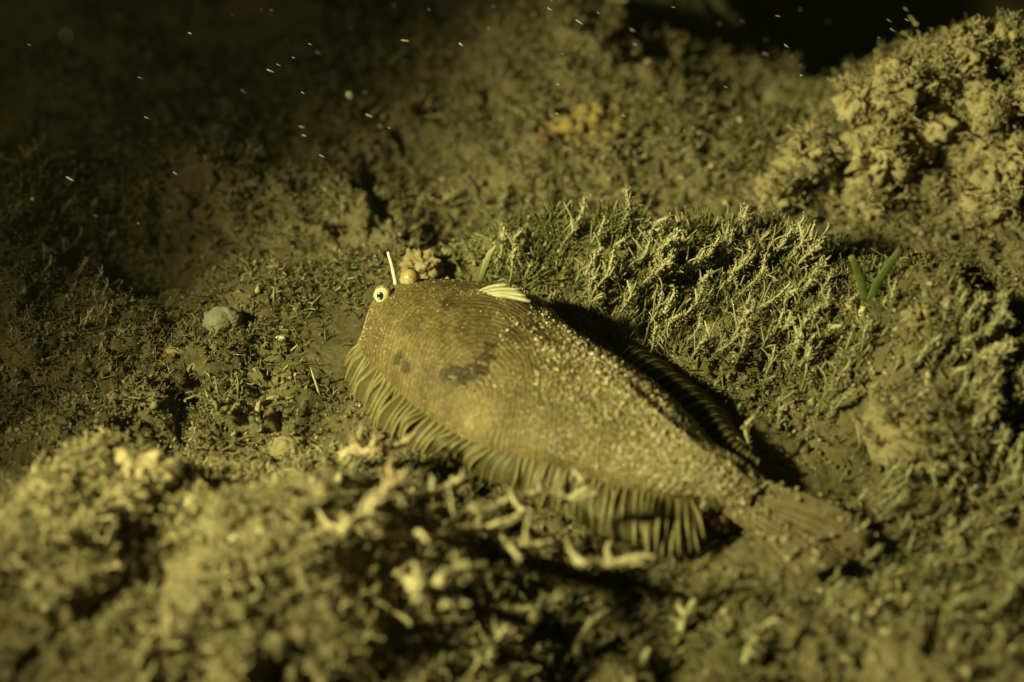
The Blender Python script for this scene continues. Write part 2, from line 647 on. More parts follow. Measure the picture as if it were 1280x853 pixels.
def tuft_mesh(seed):
    """a little bush of silted weed about 1 cm across, as arrays"""
    r_ = np.random.default_rng(seed)
    n = 8
    d = r_.normal(0, 1, (n, 3))
    d[:, 2] = np.abs(d[:, 2]) * .9 + .25
    d /= np.linalg.norm(d, axis=1)[:, None]
    L = r_.uniform(.45, 1.05, n)[:, None]
    b = r_.normal(0, .16, (n, 3)) * (1, 1, .3)
    P = np.stack([b, b + d * L * .35 + r_.normal(0, .07, (n, 3)), b + d * L * .7 + r_.normal(0, .11, (n, 3)), b + d * L + r_.normal(0, .12, (n, 3))], 1)
    m = MB()
    rad = np.array([.03, .045, .055, .03])[None] * r_.uniform(.6, 1.4, (n, 4))
    m.add(*thread_batch(P, rad, np.tile([0, .35, .75, 1], (n, 1)), 3))
    for i0 in (1, 2):
        e = d + r_.normal(0, .8, (n, 3))
        e /= np.linalg.norm(e, axis=1)[:, None]
        l = r_.uniform(.2, .42, (n, 1))
        Q = np.stack([P[:, i0], P[:, i0] + e * l * .55 + r_.normal(0, .04, (n, 3)), P[:, i0] + e * l], 1)
        m.add(*thread_batch(Q, np.array([.028, .04, .022])[None] * r_.uniform(.6, 1.3, (n, 3)), np.tile([.4, .7, 1], (n, 1)), 3))
    c = np.concatenate([P[:, 3], P[:, 2]])
    m.add(*crumb_batch(c + r_.normal(0, .05, c.shape), r_.uniform(.04, .10, len(c)), r_.uniform(.4, 1, len(c)), -1, .2))
    return np.concatenate(m.v), m.f, np.concatenate(m.t)


TUFT = [tuft_mesh(500 + k) for k in range(14)]


def add_tufts(mb, pos, size, tone, flat=.8):
    for p, s_, t_ in zip(pos, size, tone):
        v_, f_, tn = TUFT[int(rng.integers(0, 14))]
        a_ = rng.uniform(0, 6.28)
        ca, sa = math.cos(a_), math.sin(a_)
        q = np.stack([v_[:, 0] * ca - v_[:, 1] * sa, v_[:, 0] * sa + v_[:, 1] * ca, v_[:, 2] * flat], 1) * s_ + p
        n0 = mb.n
        mb.v.append(q)
        mb.t.append(np.clip(tn * t_, 0, 1))
        mb.f += [f + n0 for f in f_]
        mb.n += len(q)
    return mb


cx, cy = strew(600, -15, 16, -12.5, 34, lambda x, y: np.clip(.3 + .8 * noise2(x / 2.3 + 60, y / 2.3), .03, 1) * np.where(y > 6, 1, np.where(y < -6, 1, .6)) * (1 - .4 * turf_mask(x, y)) * (1 - twig_bed(x, y)))
fx_, fy_ = strew(240, -13, 15, -12.5, -4.5, lambda x, y: np.clip(.45 + .9 * noise2(x / 1.4 + 20, y / 1.4), 0, 1) * (1 - twig_bed(x, y)))
bx_, by_ = strew(330, -16, 16, 7, 34, lambda x, y: np.clip(.5 + .9 * noise2(x / 2 + 20, y / 2), 0, 1))
mx_, my_ = strew(430, -11, .5, -15, -5, lambda x, y: np.clip(.55 + .9 * noise2(x / 1.4, y / 1.4), 0, 1) * (1 - twig_bed(x, y)))
rx_, ry_ = strew(130, 5.5, 12, -5, 1.5, lambda x, y: np.ones_like(x) * .5)
lx_, ly_ = strew(260, -13, -2, -5, 5, lambda x, y: np.clip(.5 + .9 * noise2(x / 1.2, y / 1.2), 0, 1))
bx_, by_ = np.concatenate([bx_, rx_, lx_, mx_]), np.concatenate([by_, ry_, ly_, my_])
fx_, fy_ = np.concatenate([fx_, bx_]), np.concatenate([fy_, by_])
cx, cy = np.concatenate([cx, fx_]), np.concatenate([cy, fy_])
size = np.exp(rng.normal(math.log(.42), .4, len(cx))) * np.where(cy > 7, 1.35, np.where(cy < -6, .9, .7))
fm_ = film_shade_mask(cx, cy)
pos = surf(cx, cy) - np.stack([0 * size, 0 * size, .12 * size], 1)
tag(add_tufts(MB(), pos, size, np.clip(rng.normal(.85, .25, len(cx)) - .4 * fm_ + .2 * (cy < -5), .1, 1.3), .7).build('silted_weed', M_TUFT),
    'low tufts of silted weed covering the seabed', 'weed', kind='stuff')

# fuzz of short curled threads holding the silt
cx, cy = strew(30000, -14, 15, -14, 20, lambda x, y: np.clip(.5 + 1.1 * noise2(x / 1.9 + 8, y / 1.9), 0, 1) * np.where(y > 8, .8, 1))
n = len(cx)
d = rng.normal(0, 1, (n, 3))
d[:, 2] = np.abs(d[:, 2]) * .9 + .2
d *= (rng.uniform(.05, .17, n) * np.where(cy > 6, 1.5, 1) / np.linalg.norm(d, axis=1))[:, None]
p = surf(cx, cy)
P = np.stack([p, p + d + rng.normal(0, .035, (n, 3)), p + d * 1.8 + rng.normal(0, .07, (n, 3))], 1)
rd = (rng.uniform(.012, .028, n) * np.where(cy > 6, 1.5, 1))[:, None] * np.array([1, 1.1, .55])[None]
tn = np.clip(rng.uniform(0, .8, n) - .25 * film_shade_mask(cx, cy), 0, 1)[:, None] * np.array([.4, .8, 1])[None]
tag(MB().add(*thread_batch(P, rd, tn)).build('silt_fuzz', M_TUFT), 'fuzz of short silted threads covering the seabed', 'silt', kind='stuff')

# loose crumbs of silt lying on it
cx, cy = strew(28000, -14, 15, -14.5, 22, lambda x, y: (.5 + 1.2 * noise2(x / .9, y / .9) + .6 * noise2(x / .3, y / .3)) * np.where(y > 6, .4, 1))
cr = np.exp(rng.normal(math.log(.04), .5, len(cx))) * np.where(cy > 8, 1.6, 1)
cr = np.minimum(cr, .15)
v, f, t = crumb_batch(surf(cx, cy) + np.stack([0 * cr, -.4 * cr, cr * rng.uniform(0, .7, len(cr))], 1), cr, np.clip(rng.normal(.35, .3, len(cx)) - .4 * film_shade_mask(cx, cy), 0, 1), -1, .25)
tag(MB().add(v, f, t).build('silt_crumbs', M_CRUMB), 'loose crumbs of pale silt strewn over the seabed', 'silt', kind='stuff')

# short turf of algae filaments
mb = MB()
n = 14000
fy = rng.uniform(-12, 16, n * 8)
fx = rng.uniform(-16, 18, n * 8)
keep = rng.uniform(0, 1, n * 8) < turf_mask(fx, fy) ** 1.5 * (1 - fish_mask(fx, fy))
fx, fy = fx[keep][:n], fy[keep][:n]
n = len(fx)
rc = at(840, 375)
ridge = np.exp(-(((fx - rc[0]) / 6.5) ** 2 + ((fy - rc[1]) / 3.2) ** 2) ** 1.5)
L = (rng.uniform(.2, .75, n) * (.5 + .62 * ridge) * np.clip(.75 + .9 * noise2(fx / .8, fy / .8), .35, 1.3))[:, None]
d = np.array([.3, .15, 1])[None] + rng.normal(0, .5, (n, 3)) * (1.8 - ridge[:, None])
d /= np.linalg.norm(d, axis=1)[:, None]
b = surf(fx, fy) - (0, 0, .05)
P = np.stack([b, b + d * L * .5 + rng.normal(0, .05, (n, 3)), b + d * L + rng.normal(0, .12, (n, 3))], 1)
rd = rng.uniform(.7, 1.4, n)[:, None] * np.array([.018, .025, .022])[None]
tn = np.where(rng.uniform(0, 1, n) < .16, .9, .15)[:, None] * np.array([0, .25, 1])[None]
tag(MB().add(*thread_batch(P, rd, tn)).build('algae_turf', M_TURF), 'short olive algae turf covering the ridge behind the fish', 'algae', kind='stuff')

# ------------------------------------------------------------------ the flatfish
ST = [  # along the body: near margin (px, py, z), far margin (px, py, z), dome height
    ((449, 428, 1.0), (455, 412, 1.1), .10),
    ((455, 446, 1.0), (472, 386, 1.3), .50),
    ((476, 470, 1.05), (512, 362, 1.4), 1.05),
    ((508, 500, 1.05), (582, 362, 1.3), 1.35),
    ((556, 536, 1.05), (662, 372, 1.1), 1.5),
    ((608, 561, 1.05), (718, 420, 1.0), 1.5),
    ((664, 577, 1.05), (768, 455, .95), 1.4),
    ((720, 594, 1.0), (818, 486, .9), 1.25),
    ((780, 612, .9), (862, 526, .8), 1.0),
    ((835, 624, .75), (900, 566, .7), .75),
    ((884, 630, .55), (930, 580, .6), .55),
    ((926, 650, .35), (966, 608, .40), .30),
]
NS, NV = 150, 72
Nn = spline([at(*s[0]) for s in ST], NS)
Ff = spline([at(*s[1]) for s in ST], NS)
Hh = np.interp(np.linspace(0, 1, NS), np.linspace(0, 1, len(ST)), [s[2] for s in ST])
Hh = np.convolve(np.pad(Hh, 6, 'edge'), np.ones(13) / 13, 'valid')
vv = np.linspace(0, 1, NV)
prof = np.clip(1 - np.abs(2 * vv ** .88 - 1) ** 2.2, 0, 1) ** .72
top = Nn[:, None] * (1 - vv)[None, :, None] + Ff[:, None] * vv[None, :, None]
top[..., 2] += Hh[:, None] * prof[None]
SS, VV = np.meshgrid(np.linspace(0, 1, NS), vv, indexing='ij')
# head relief: gill cover crease, ridge of the backbone, bulges under the eyes
top[..., 2] += -.10 * np.exp(-((SS - .30 - .10 * (VV - .5) ** 2 * 4) / .012) ** 2) * np.exp(-((VV - .45) / .3) ** 4) * .6
top[..., 2] += .06 * np.exp(-((VV - .52) / .05) ** 2) * np.clip((SS - .3) * 4, 0, 1)
flat = top.reshape(-1, 3)
top[..., 2] += (.05 * noise3(flat * .9) + .025 * noise3(flat * 2.5)).reshape(NS, NV) * (prof > .01)
EYES = [(479, 369, 2.05, .255), (513, 348, 2.25, .275)]
for ex, ey, ez, er in EYES:
    c = at(ex, ey, ez)
    d = np.linalg.norm((top - c)[..., :2], axis=-1)
    top[..., 2] += np.clip(c[2] - .04 - top[..., 2], 0, 1.2) * np.exp(-(d / .33) ** 2) * .9
bot = top.copy()
bot[..., 2] = np.minimum(Nn[:, None, 2] * (1 - vv) + Ff[:, None, 2] * vv, top[..., 2]) - .02 - .35 * prof[None]
body_v = np.concatenate([top.reshape(-1, 3), bot.reshape(-1, 3)])
ii = np.arange(NS * NV).reshape(NS, NV)
ft = np.stack([ii[:-1, :-1], ii[1:, :-1], ii[1:, 1:], ii[:-1, 1:]], -1).reshape(-1, 4)
fb = ft[:, ::-1] + NS * NV
edge = np.concatenate([ii[:, 0], ii[-1, 1:], ii[-2::-1, -1], ii[0, -2:0:-1]])
en = np.roll(edge, -1)
fe = np.stack([edge, edge + NS * NV, en + NS * NV, en], 1)


def fish_skin():
    m, nt, b, v = new_mat('fish_skin')
    uv = nd(nt, 'ShaderNodeAttribute', attribute_name='along')
    va = nd(nt, 'ShaderNodeAttribute', attribute_name='across')
    s, a = uv.outputs['Fac'], va.outputs['Fac']
    big = tex(nt, .7, 5, .65, v)
    c = ramp(nt, big, [(.3, (.13, .10, .038)), (.55, (.20, .157, .064)), (.75, (.275, .225, .10))])
    # rows of scales: cells laid out along the body
    cmb = nd(nt, 'ShaderNodeCombineXYZ')
    wob = tex(nt, 1.1, 3, .5, v)
    nt.links.new(math_(nt, 'ADD', math_(nt, 'MULTIPLY', s, 84), math_(nt, 'MULTIPLY', wob, 3)), cmb.inputs[0])
    nt.links.new(math_(nt, 'ADD', math_(nt, 'MULTIPLY', a, 42), math_(nt, 'MULTIPLY', wob, 3)), cmb.inputs[1])
    vo = nd(nt, 'ShaderNodeTexVoronoi', feature='F1')
    vo.inputs['Scale'].default_value = 1
    vo.inputs['Randomness'].default_value = .75
    nt.links.new(cmb.outputs[0], vo.inputs['Vector'])
    cell = vo.outputs['Distance']
    # ribbed rows of scales sweeping in arcs over the gill cover
    ctr = at(592, 488, 2.2)
    sub = nd(nt, 'ShaderNodeVectorMath', operation='SUBTRACT')
    nt.links.new(v, sub.inputs[0])
    sub.inputs[1].default_value = tuple(ctr)
    mul = nd(nt, 'ShaderNodeVectorMath', operation='MULTIPLY')
    nt.links.new(sub.outputs[0], mul.inputs[0])
    mul.inputs[1].default_value = (1, .6, 0)
    ln = nd(nt, 'ShaderNodeVectorMath', operation='LENGTH')
    nt.links.new(mul.outputs[0], ln.inputs[0])
    row = math_(nt, 'SINE', math_(nt, 'ADD', math_(nt, 'MULTIPLY', ln.outputs['Value'], 2 * math.pi / .115), math_(nt, 'MULTIPLY', tex(nt, 1.3, 4, .6, v), 11)))
    row = math_(nt, 'MULTIPLY_ADD', row, .5, .5)
    c = mixc(nt, math_(nt, 'MULTIPLY', row, ramp(nt, ln.outputs['Value'], [(.25, (0, 0, 0)), (.8, (.6, .6, .6))])), c, mixc(nt, 1.0, c, (.50, .45, .38), 'MULTIPLY'))
    c = mixc(nt, ramp(nt, cell, [(.25, (0, 0, 0)), (.8, (1, 1, 1))]), c, mixc(nt, 1.0, c, (.66, .62, .55), 'MULTIPLY'))
    # dark blotches where the fish has them
    n1 = tex(nt, 4, 6, .8, v)
    n2 = ramp(nt, tex(nt, 11, 3, .6, v), [(.36, (.75, .75, .75)), (.5, (1, 1, 1))])
    for px, py, r, w in BLOTCH:
        sb = nd(nt, 'ShaderNodeVectorMath', operation='DISTANCE')
        nt.links.new(v, sb.inputs[0])
        sb.inputs[1].default_value = tuple(on_back(px, py))
        d = math_(nt, 'ADD', math_(nt, 'DIVIDE', sb.outputs['Value'], r * .95), math_(nt, 'MULTIPLY', math_(nt, 'SUBTRACT', n1, .5), 3.6))
        k = math_(nt, 'MULTIPLY', ramp(nt, math_(nt, 'MULTIPLY', d, .5), [(.40, (w, w, w)), (.56, (0, 0, 0))]), n2)
        c = mixc(nt, k, c, (.03, .023, .01))
    c = mixc(nt, ramp(nt, math_(nt, 'ADD', s, math_(nt, 'MULTIPLY', math_(nt, 'SUBTRACT', n1, .5), .2)), [(.86, (0, 0, 0)), (.95, (1, 1, 1))]), c, (.085, .065, .03))
    fr = ramp(nt, tex(nt, 2.2, 5, .7, v), [(.58, (0, 0, 0)), (.72, (.65, .65, .65))])
    c = mixc(nt, fr, c, (.13, .10, .045))
    c = mixc(nt, ramp(nt, tex(nt, 11, 4, .7, v), [(.42, (.55, .55, .55)), (.58, (0, 0, 0))]), c, mixc(nt, 1.0, c, (.5, .46, .4), 'MULTIPLY'))
    pl = ramp(nt, tex(nt, 16, 2, .5, v), [(.66, (0, 0, 0)), (.72, (.7, .7, .7))])
    c = mixc(nt, pl, c, (.5, .44, .28))
    nt.links.new(c, b.inputs['Base Color'])
    b.inputs['Roughness'].default_value = .55
    hgt = math_(nt, 'ADD', math_(nt, 'MULTIPLY_ADD', row, -.3, math_(nt, 'MULTIPLY', cell, -.7)), math_(nt, 'MULTIPLY', tex(nt, 9, 4, .7, v), .8))
    bump(nt, b, hgt, .8, .05)
    return m


def on_back(px, py):
    """the point of the fish's back seen at that spot of the photograph"""
    d = ray(px, py)
    d /= np.linalg.norm(d)
    q = top.reshape(-1, 3) - CAM
    return q[np.argmin(np.linalg.norm(q - (q @ d)[:, None] * d, axis=1))] + CAM


BLOTCH = [(563, 468, .26, .95), (580, 474, .30, .95), (597, 464, .32, .95), (608, 448, .28, .95), (612, 434, .20, .9), (496, 450, .20, .9), (506, 461, .2, .9),
          (516, 404, .42, .45), (566, 380, .34, .5), (574, 411, .22, .5), (642, 418, .36, .6), (672, 406, .30, .6), (760, 460, .3, .4), (720, 440, .3, .35), (535, 470, .3, .3), (700, 560, .5, .35)]
M_SKIN = fish_skin()
mb = MB().add(body_v, ft)
mb.f += [fb, fe]
fish = mb.build('flatfish', M_SKIN)
for nm, arr in (('along', SS), ('across', VV)):
    a_ = fish.data.attributes.new(nm, 'FLOAT', 'POINT')
    a_.data.foreach_set('value', np.concatenate([arr.ravel(), arr.ravel()]).astype(np.float32))
tag(fish, 'olive brown flatfish lying on the silt, half dusted with sand, eyes raised', 'fish')


def fin_material(name, c1, c2, alpha, trans=.3):
    m = simple(name, c1, c2, 3.0, .5, .4, 12)
    b = m.node_tree.nodes['Principled BSDF']
    b.inputs['Alpha'].default_value = alpha
    return m


M_MEMB = fin_material('fin_membrane', (.075, .063, .025), (.12, .10, .04), .55)
M_RAY = fin_material('fin_ray', (.20, .17, .07), (.12, .10, .04), 1)
M_PALE = fin_material('pale_fin', (.46, .43, .29), (.34, .31, .19), .85)
M_PALEM = fin_material('pale_fin_membrane', (.38, .35, .22), (.28, .25, .15), .55)
M_TAIL = fin_material('tail_fin_membrane', (.17, .13, .065), (.09, .07, .035), .9)
M_TAILRAY = fin_material('tail_fin_ray', (.20, .155, .08), (.12, .095, .045), 1)


def strip(mb, curves, thick=.02):
    """a thin two-sided sheet through a row of curves"""
    c = np.asarray(curves)
    k, m = c.shape[:2]
    v = np.concatenate([c.reshape(-1, 3), c.reshape(-1, 3) - (0, 0, thick)])
    q = np.arange(k * m).reshape(k, m)
    f = np.stack([q[:-1, :-1], q[1:, :-1], q[1:, 1:], q[:-1, 1:]], -1).reshape(-1, 4)
    e = np.concatenate([q[:, 0], q[-1, 1:], q[-2::-1, -1], q[0, -2:0:-1]])
    e2 = np.roll(e, -1)
    mb.add(v, f)
    mb.f += [f[:, ::-1] + k * m + mb.n - len(v), np.stack([e, e + k * m, e2 + k * m, e2], 1) + mb.n - len(v)]
    return mb


def sample(keys, u):
    k = np.asarray(keys, float)
    sp = spline(k, 200)
    return sp[np.clip((u * 199).astype(int), 0, 199)]


# fringe of the near side: rays hang from the body margin and stand on the silt
ROOT = [(452, 428), (462, 446), (478, 470), (497, 488), (527, 512), (560, 538), (605, 560), (655, 576), (702, 589), (750, 603), (798, 616), (848, 630), (876, 640)]
TIP = [(430, 452), (436, 482), (450, 515), (466, 540), (494, 562), (526, 584), (578, 596), (638, 622), (688, 642), (742, 670), (796, 692), (838, 696), (878, 684)]
NR = 70
ridx = np.linspace(0, 1, NR)
rt, tp = sample(ROOT, ridx), sample(TIP, ridx)
curves = []
fin = link('anal_fin', None, fish)
for i in range(NR):
    j = int(np.clip(np.argmin(np.linalg.norm(Nn[:, :2] - at(*rt[i], 1.0)[:2], axis=1)), 0, NS - 1))
    r0 = Nn[j] + (0, 0, .02)
    g0 = at(*(tp[i] + rng.normal(0, 2.6, 2)), .05)
    g0[2] = max(.0, float(H(g0[0], g0[1])[0]) + .03) if abs(float(H(g0[0], g0[1])[0])) < .6 else .1
    inn = (Ff[j] - Nn[j]); inn /= np.linalg.norm(inn)
    m0 = r0 * .45 + g0 * .55 + np.array([0, 0, .22]) - inn * .12 + rng.normal(0, .06, 3)
    curves.append(spline([r0 + inn * .25 + (0, 0, .06), r0, m0, g0], 14))
fin.data = None
memb = strip(MB(), [c_[:13] for c_ in curves], .025).mesh('anal_fin', M_MEMB)
bpy.data.objects.remove(fin)
fin = link('anal_fin', memb, fish)
for cv in curves:
    c2 = cv + (0, 0, .015)
    w = rng.uniform(.6, 1.25)
    add_tube(MB(), c2, [.03 * w, .05 * w, .055 * w, .048 * w, .018], sides=6, flat=.35, wid=Nn[-30] - Nn[20]).build('fin_ray', M_RAY, fin)

# fringe of the far side: rays arch over and down into the shade
RF = [(775, 452), (800, 472), (840, 502), (870, 532), (900, 562), (925, 588)]
TF = [(812, 448), (862, 476), (900, 510), (926, 540), (936, 568), (948, 592)]
NR2 = 20
ridx = np.linspace(0, 1, NR2)
rt, tp = sample(RF, ridx), sample(TF, ridx)
curves = []
for i in range(NR2):
    j = int(np.argmin(np.linalg.norm(Ff[:, :2] - at(*rt[i], .9)[:2], axis=1)))
    r0 = Ff[j] + (0, 0, .02)
    g0 = at(*(tp[i] + rng.normal(0, 2, 2)), .15)
    inn = (Nn[j] - Ff[j]); inn /= np.linalg.norm(inn)
    m0 = r0 * .5 + g0 * .5 + np.array([0, 0, .42])
    curves.append(spline([r0 + inn * .25 + (0, 0, .1), r0 + (0, 0, .03), m0, g0], 14))
fin = link('dorsal_fin', strip(MB(), curves, .025).mesh('dorsal_fin', M_MEMB), fish)
for cv in curves:
    w = rng.uniform(.8, 1.2)
    add_tube(MB(), cv + (0, 0, .015), [.04 * w, .06 * w, .055 * w, .045 * w, .015], sides=6, flat=.55, wid=(0, 0, 1)).build('fin_ray', M_RAY, fin)

# tail fin: a flat fan on the silt
A = [at(962, 610, .5), at(928, 648, .42)]
TE = [(1040, 636), (1072, 650), (1086, 666), (1084, 684), (1066, 700), (1034, 712), (994, 716)]
NR3 = 15
te = sample(TE, np.linspace(0, 1, NR3))
curves = []
for i in range(NR3):
    u = i / (NR3 - 1)
    r0 = A[0] * (1 - u) + A[1] * u + np.array([-.42, .22, .02])      # rooted inside the tail stalk
    g0 = at(*te[i], .5)
    g0[2] = .5 + .12 * math.sin(i * 1.3)
    m0 = r0 * .5 + g0 * .5 + np.array([0, 0, .1])
    curves.append(spline([r0, m0, g0], 12))
curves_tail = curves
fin = link('tail_fin', strip(MB(), curves, .03).mesh('tail_fin', M_TAIL), fish)
for cv in curves:
    add_tube(MB(), cv + (0, 0, .02), [.05, .035, .025, .012], sides=6, flat=.6, wid=(0, 0, 1)).build('fin_ray', M_TAILRAY, fin)

# pectoral fin: a small cream fan raised from the back
PB = at(588, 371, 2.2)
tips = [at(634, 357, 2.75), at(648, 363, 2.75), at(657, 371, 2.7), at(663, 378, 2.6)]
curves = [spline([PB + np.array([0, 0, -.03 * k]), PB * .5 + t_ * .5 + np.array([0, 0, .08]), t_], 10) for k, t_ in enumerate(tips)]
fin = link('pectoral_fin', strip(MB(), curves, .03).mesh('pectoral_fin', M_PALEM), fish)
for cv in curves:
    add_tube(MB(), cv + (0, 0, .02), [.035, .06, .07, .05], sides=6, flat=.3, wid=(0, 0, 1)).build('fin_ray', M_PALE, fin)

# eyes
M_IRIS = simple('fish_iris', (.78, .70, .42), (.60, .46, .16), 5.0, .25, .1, 8, tone=(.80, .77, .62), spec=.6)
M_GOLD = simple('gold_eye', (.40, .30, .09), (.22, .17, .07), 5.0, .22, .3, 8, tone=(.62, .56, .42), spec=.7)
M_PUPIL = simple('fish_pupil', (.006, .012, .02), (.01, .02, .03), 2, .06, .02, 5, spec=.9)
M_LID = simple('eyelid_skin', (.38, .345, .22), (.20, .17, .09), 7, .5, .5, 14, speck=(.45, .40, .26))
M_PBLUE = simple('painted_glint', (.05, .30, .55), (.10, .42, .62), 6, .15, .05, 5, spec=.8)  # blue reflection painted as a coloured dot on the pupil
for (ex, ey, ez, er), look in zip(EYES, [(-.30, -.86, .42), (.05, .6, .9)]):
    c = at(ex, ey, ez)
    v, f = ICO[4]
    eye = MB().add(v * er * (1, 1, .96), f, np.clip(-v[:, 2] * 1.2 + .1, 0, 1)).build('eye', M_IRIS if ex < 500 else M_GOLD, fish, c)
    eye['label'] = 'left eye with a black pupil and a painted blue glint' if ex < 500 else 'golden right eye turned away'
    d = np.array(look); d /= np.linalg.norm(d)
    a = np.cross(d, (0, 0, 1)); a /= np.linalg.norm(a)
    b = np.cross(a, d)
    pv = v @ np.stack([a * .09, b * .11, d * .03])
    MB().add(pv + d * (er - .005), f).build('pupil', M_PUPIL, eye)
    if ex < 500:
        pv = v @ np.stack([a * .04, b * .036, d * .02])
        MB().add(pv + d * (er + .024) - b * .07 + a * 0.0, f).build('painted_glint', M_PBLUE, eye)
    # skin drawn up round the back and foot of the eye
    keep_v = (v @ d < (.60 if ex < 500 else -.02)) | (v[:, 2] < -.62)
    fl = f[keep_v[f].all(1)]
    lv = v * er * (1.07 + .05 * noise3(v * 3 + er * 10))[:, None]
    MB().add(lv, fl).build('eyelid', M_LID, eye)

# sand dusted over the rear of the back
n = 70000
si, vi = rng.uniform(.02, 1, n), rng.uniform(.02, .99, n)
a_, b_ = (si * (NS - 1)), (vi * (NV - 1))
nz = noise3(np.stack([si * 14, vi * 9, 0 * si], 1))
dens = np.clip((si + .16 * (vi - .5) - .38) * 2.6 + .6 * nz, .02, 1) * np.clip((.97 - si) * 7, .12, 1)
keep = rng.uniform(0, 1, n) < dens
a_, b_ = a_[keep], b_[keep]
i0, j0 = np.clip(a_.astype(int), 0, NS - 2), np.clip(b_.astype(int), 0, NV - 2)
fa, fb_ = (a_ - i0)[:, None], (b_ - j0)[:, None]
pos = (top[i0, j0] * (1 - fa) * (1 - fb_) + top[i0 + 1, j0] * fa * (1 - fb_) + top[i0, j0 + 1] * (1 - fa) * fb_ + top[i0 + 1, j0 + 1] * fa * fb_)
gr = np.minimum(np.exp(rng.normal(math.log(.0165), .5, len(pos))), np.where(si[keep] < .4, .022, .048))
big = rng.uniform(0, 1, len(gr)) < .015
gr = np.where(big & (si[keep] > .35), rng.uniform(.035, .065, len(gr)), gr)
pos[:, 2] += gr * .45
M_SAND = simple('sand_grain', (.36, .28, .11), (.22, .17, .065), 6, .35, .3, 12, tone=(.66, .57, .36), spec=.6)
v, f, t = crumb_batch(pos, gr, np.clip(rng.normal(.22, .42, len(pos)), 0, 1), -1, .3)
tag(MB().add(v, f, t).build('sand_grains', M_SAND, smooth=False), "grains of sand dusted over the flatfish's back", 'sand', kind='stuff')

tb = []
for i in range(800):
    u, w = rng.uniform(0, 1), rng.uniform(.15, 1.08)
    cvx = curves_tail[int(u * (NR3 - 1))]
    q = cvx[min(11, int(w * 11))] + rng.normal(0, .12, 3) * (1, 1, .1)
    if w < .32 and rng.uniform() < .75:
        tb.append(q + (-.15 * rng.uniform(), .05, .05))
    if rng.uniform() < .04 + .7 * max(abs(u - .4) * 1.8, w - .3) ** 2:
        tb.append(q + (0, 0, .03))
tb = np.array(tb)
v, f, t = crumb_batch(tb, np.minimum(np.exp(rng.normal(math.log(.032), .5, len(tb))), .09), np.clip(rng.normal(.3, .3, len(tb)), 0, 1), sub=1, jit=.25)
tag(MB().add(v, f, t).build('tail_silt', M_CRUMB), 'crumbs of silt half covering the tail fin', 'silt', kind='stuff')

# ------------------------------------------------------------------ things on the seabed
def sprig_mesh(seed, L=1.0, bend=.3, lump=1.0, twigs=3, rad=.05):
    """a stalk of alga crusted with silt towards its tip"""
    global rng
    old, rng = rng, np.random.default_rng(seed)
    mb = MB()
    d = np.array([.34, .25, 1.0]) + rng.normal(0, .12, 3)
    d /= np.linalg.norm(d)
    side = rng.normal(0, 1, 3)
    pts = [np.zeros(3) - d * .1, d * L * .35 + side * .04 * L, d * L * .7 - side * .05 * L + rng.normal(0, .03, 3), d * L + np.array([bend * .3, 0, -.05]) * L]
    cv = spline(pts, 22)
    add_tube(mb, cv, [rad * .35, rad * .5, rad * .85, rad * 1.15, rad * .6], sides=7, jit=.28, tone=[0, .1, .6, .9, 1])
    nb = int(95 * lump * L)
    k = np.clip(rng.normal(14, 4.5, nb), 4, 21).astype(int)
    r = np.minimum(np.exp(rng.normal(math.log(rad * .6), .4, nb)), rad * 1.0)
    v, f, t = crumb_batch(cv[k] + rng.normal(0, rad * 1.1, (nb, 3)), r, np.clip(k / 22 + rng.normal(0, .2, nb), 0, 1), sub=-1, jit=.2)
    mb.add(v, f, t)
    k = np.clip(rng.normal(13, 4.5, nb // 4), 3, 21).astype(int)        # fine side threads
    e = d * .8 + rng.normal(0, .55, (len(k), 3))
    e *= (rng.uniform(.06, .17, len(k)) / np.linalg.norm(e, axis=1))[:, None]
    Q = np.stack([cv[k], cv[k] + e * .6 + rng.normal(0, .015, e.shape), cv[k] + e], 1)
    mb.add(*thread_batch(Q, np.array([.5, .55, .3])[None] * rad * rng.uniform(.5, 1, (len(k), 1)), (k / 22)[:, None] * np.array([.6, .9, 1.1])[None]))
    for _ in range(twigs):
        k = rng.integers(4, 17)
        e = d + rng.normal(0, .55, 3)
        e /= np.linalg.norm(e)
        l = L * rng.uniform(.2, .45)
        add_tube(mb, spline([cv[k], cv[k] + e * l * .5 + rng.normal(0, .03, 3), cv[k] + e * l], 8), [rad * .5, rad * .6, rad * .35], sides=5, jit=.25, tone=[.2, .6, rng.uniform(.5, 1)])
    me = mb.mesh('algae_sprig', M_ALGA)
    rng = old
    return me


SPRIGS = [sprig_mesh(100 + k, rng.uniform(.8, 1.3), rng.uniform(-.3, .6), rng.uniform(.6, 1.3), int(rng.integers(2, 5)), rng.uniform(.024, .038)) for k in range(12)]


def sprig(px, py, h, label, group=None, k=None, rz=None, cat='algae', me=None):
    """a sprig whose foot stands at that spot; h is its height in pixels of the photograph"""
    p = on_ground(px, py)
    me = me or SPRIGS[int(rng.integers(0, 12)) if k is None else k % 12]
    o = link('algae_sprig', me, None, p)
    dist = np.linalg.norm(p - CAM)
    zmax = max(v.co.z for v in me.vertices) / S
    s = h * dist / FPX / .88 / zmax
    o.scale = (s,) * 3
    o.rotation_euler = (0, 0, rng.uniform(-.7, .7) if rz is None else rz)
    return tag(o, label, cat, group)


def where(px, py, marks):
    return min(marks, key=lambda m: (m[0] - px) ** 2 + (1.6 * (m[1] - py)) ** 2)[2]


def grove(n, pick, h0, h1, base, marks, group):
    for _ in range(n):
        px, py = pick()
        h = rng.uniform(h0, h1)
        size = 'tall' if h > h0 + .68 * (h1 - h0) else 'short' if h < h0 + .3 * (h1 - h0) else 'medium-height'
        sprig(px, py, h, f'{size} {base} {where(px, py, marks)}', group)


def in_turf():
    while True:
        px, py = rng.uniform(610, 1010), rng.uniform(322, 480)
        if py < 374 + max(0, px - 690) * .70:
            return px, py


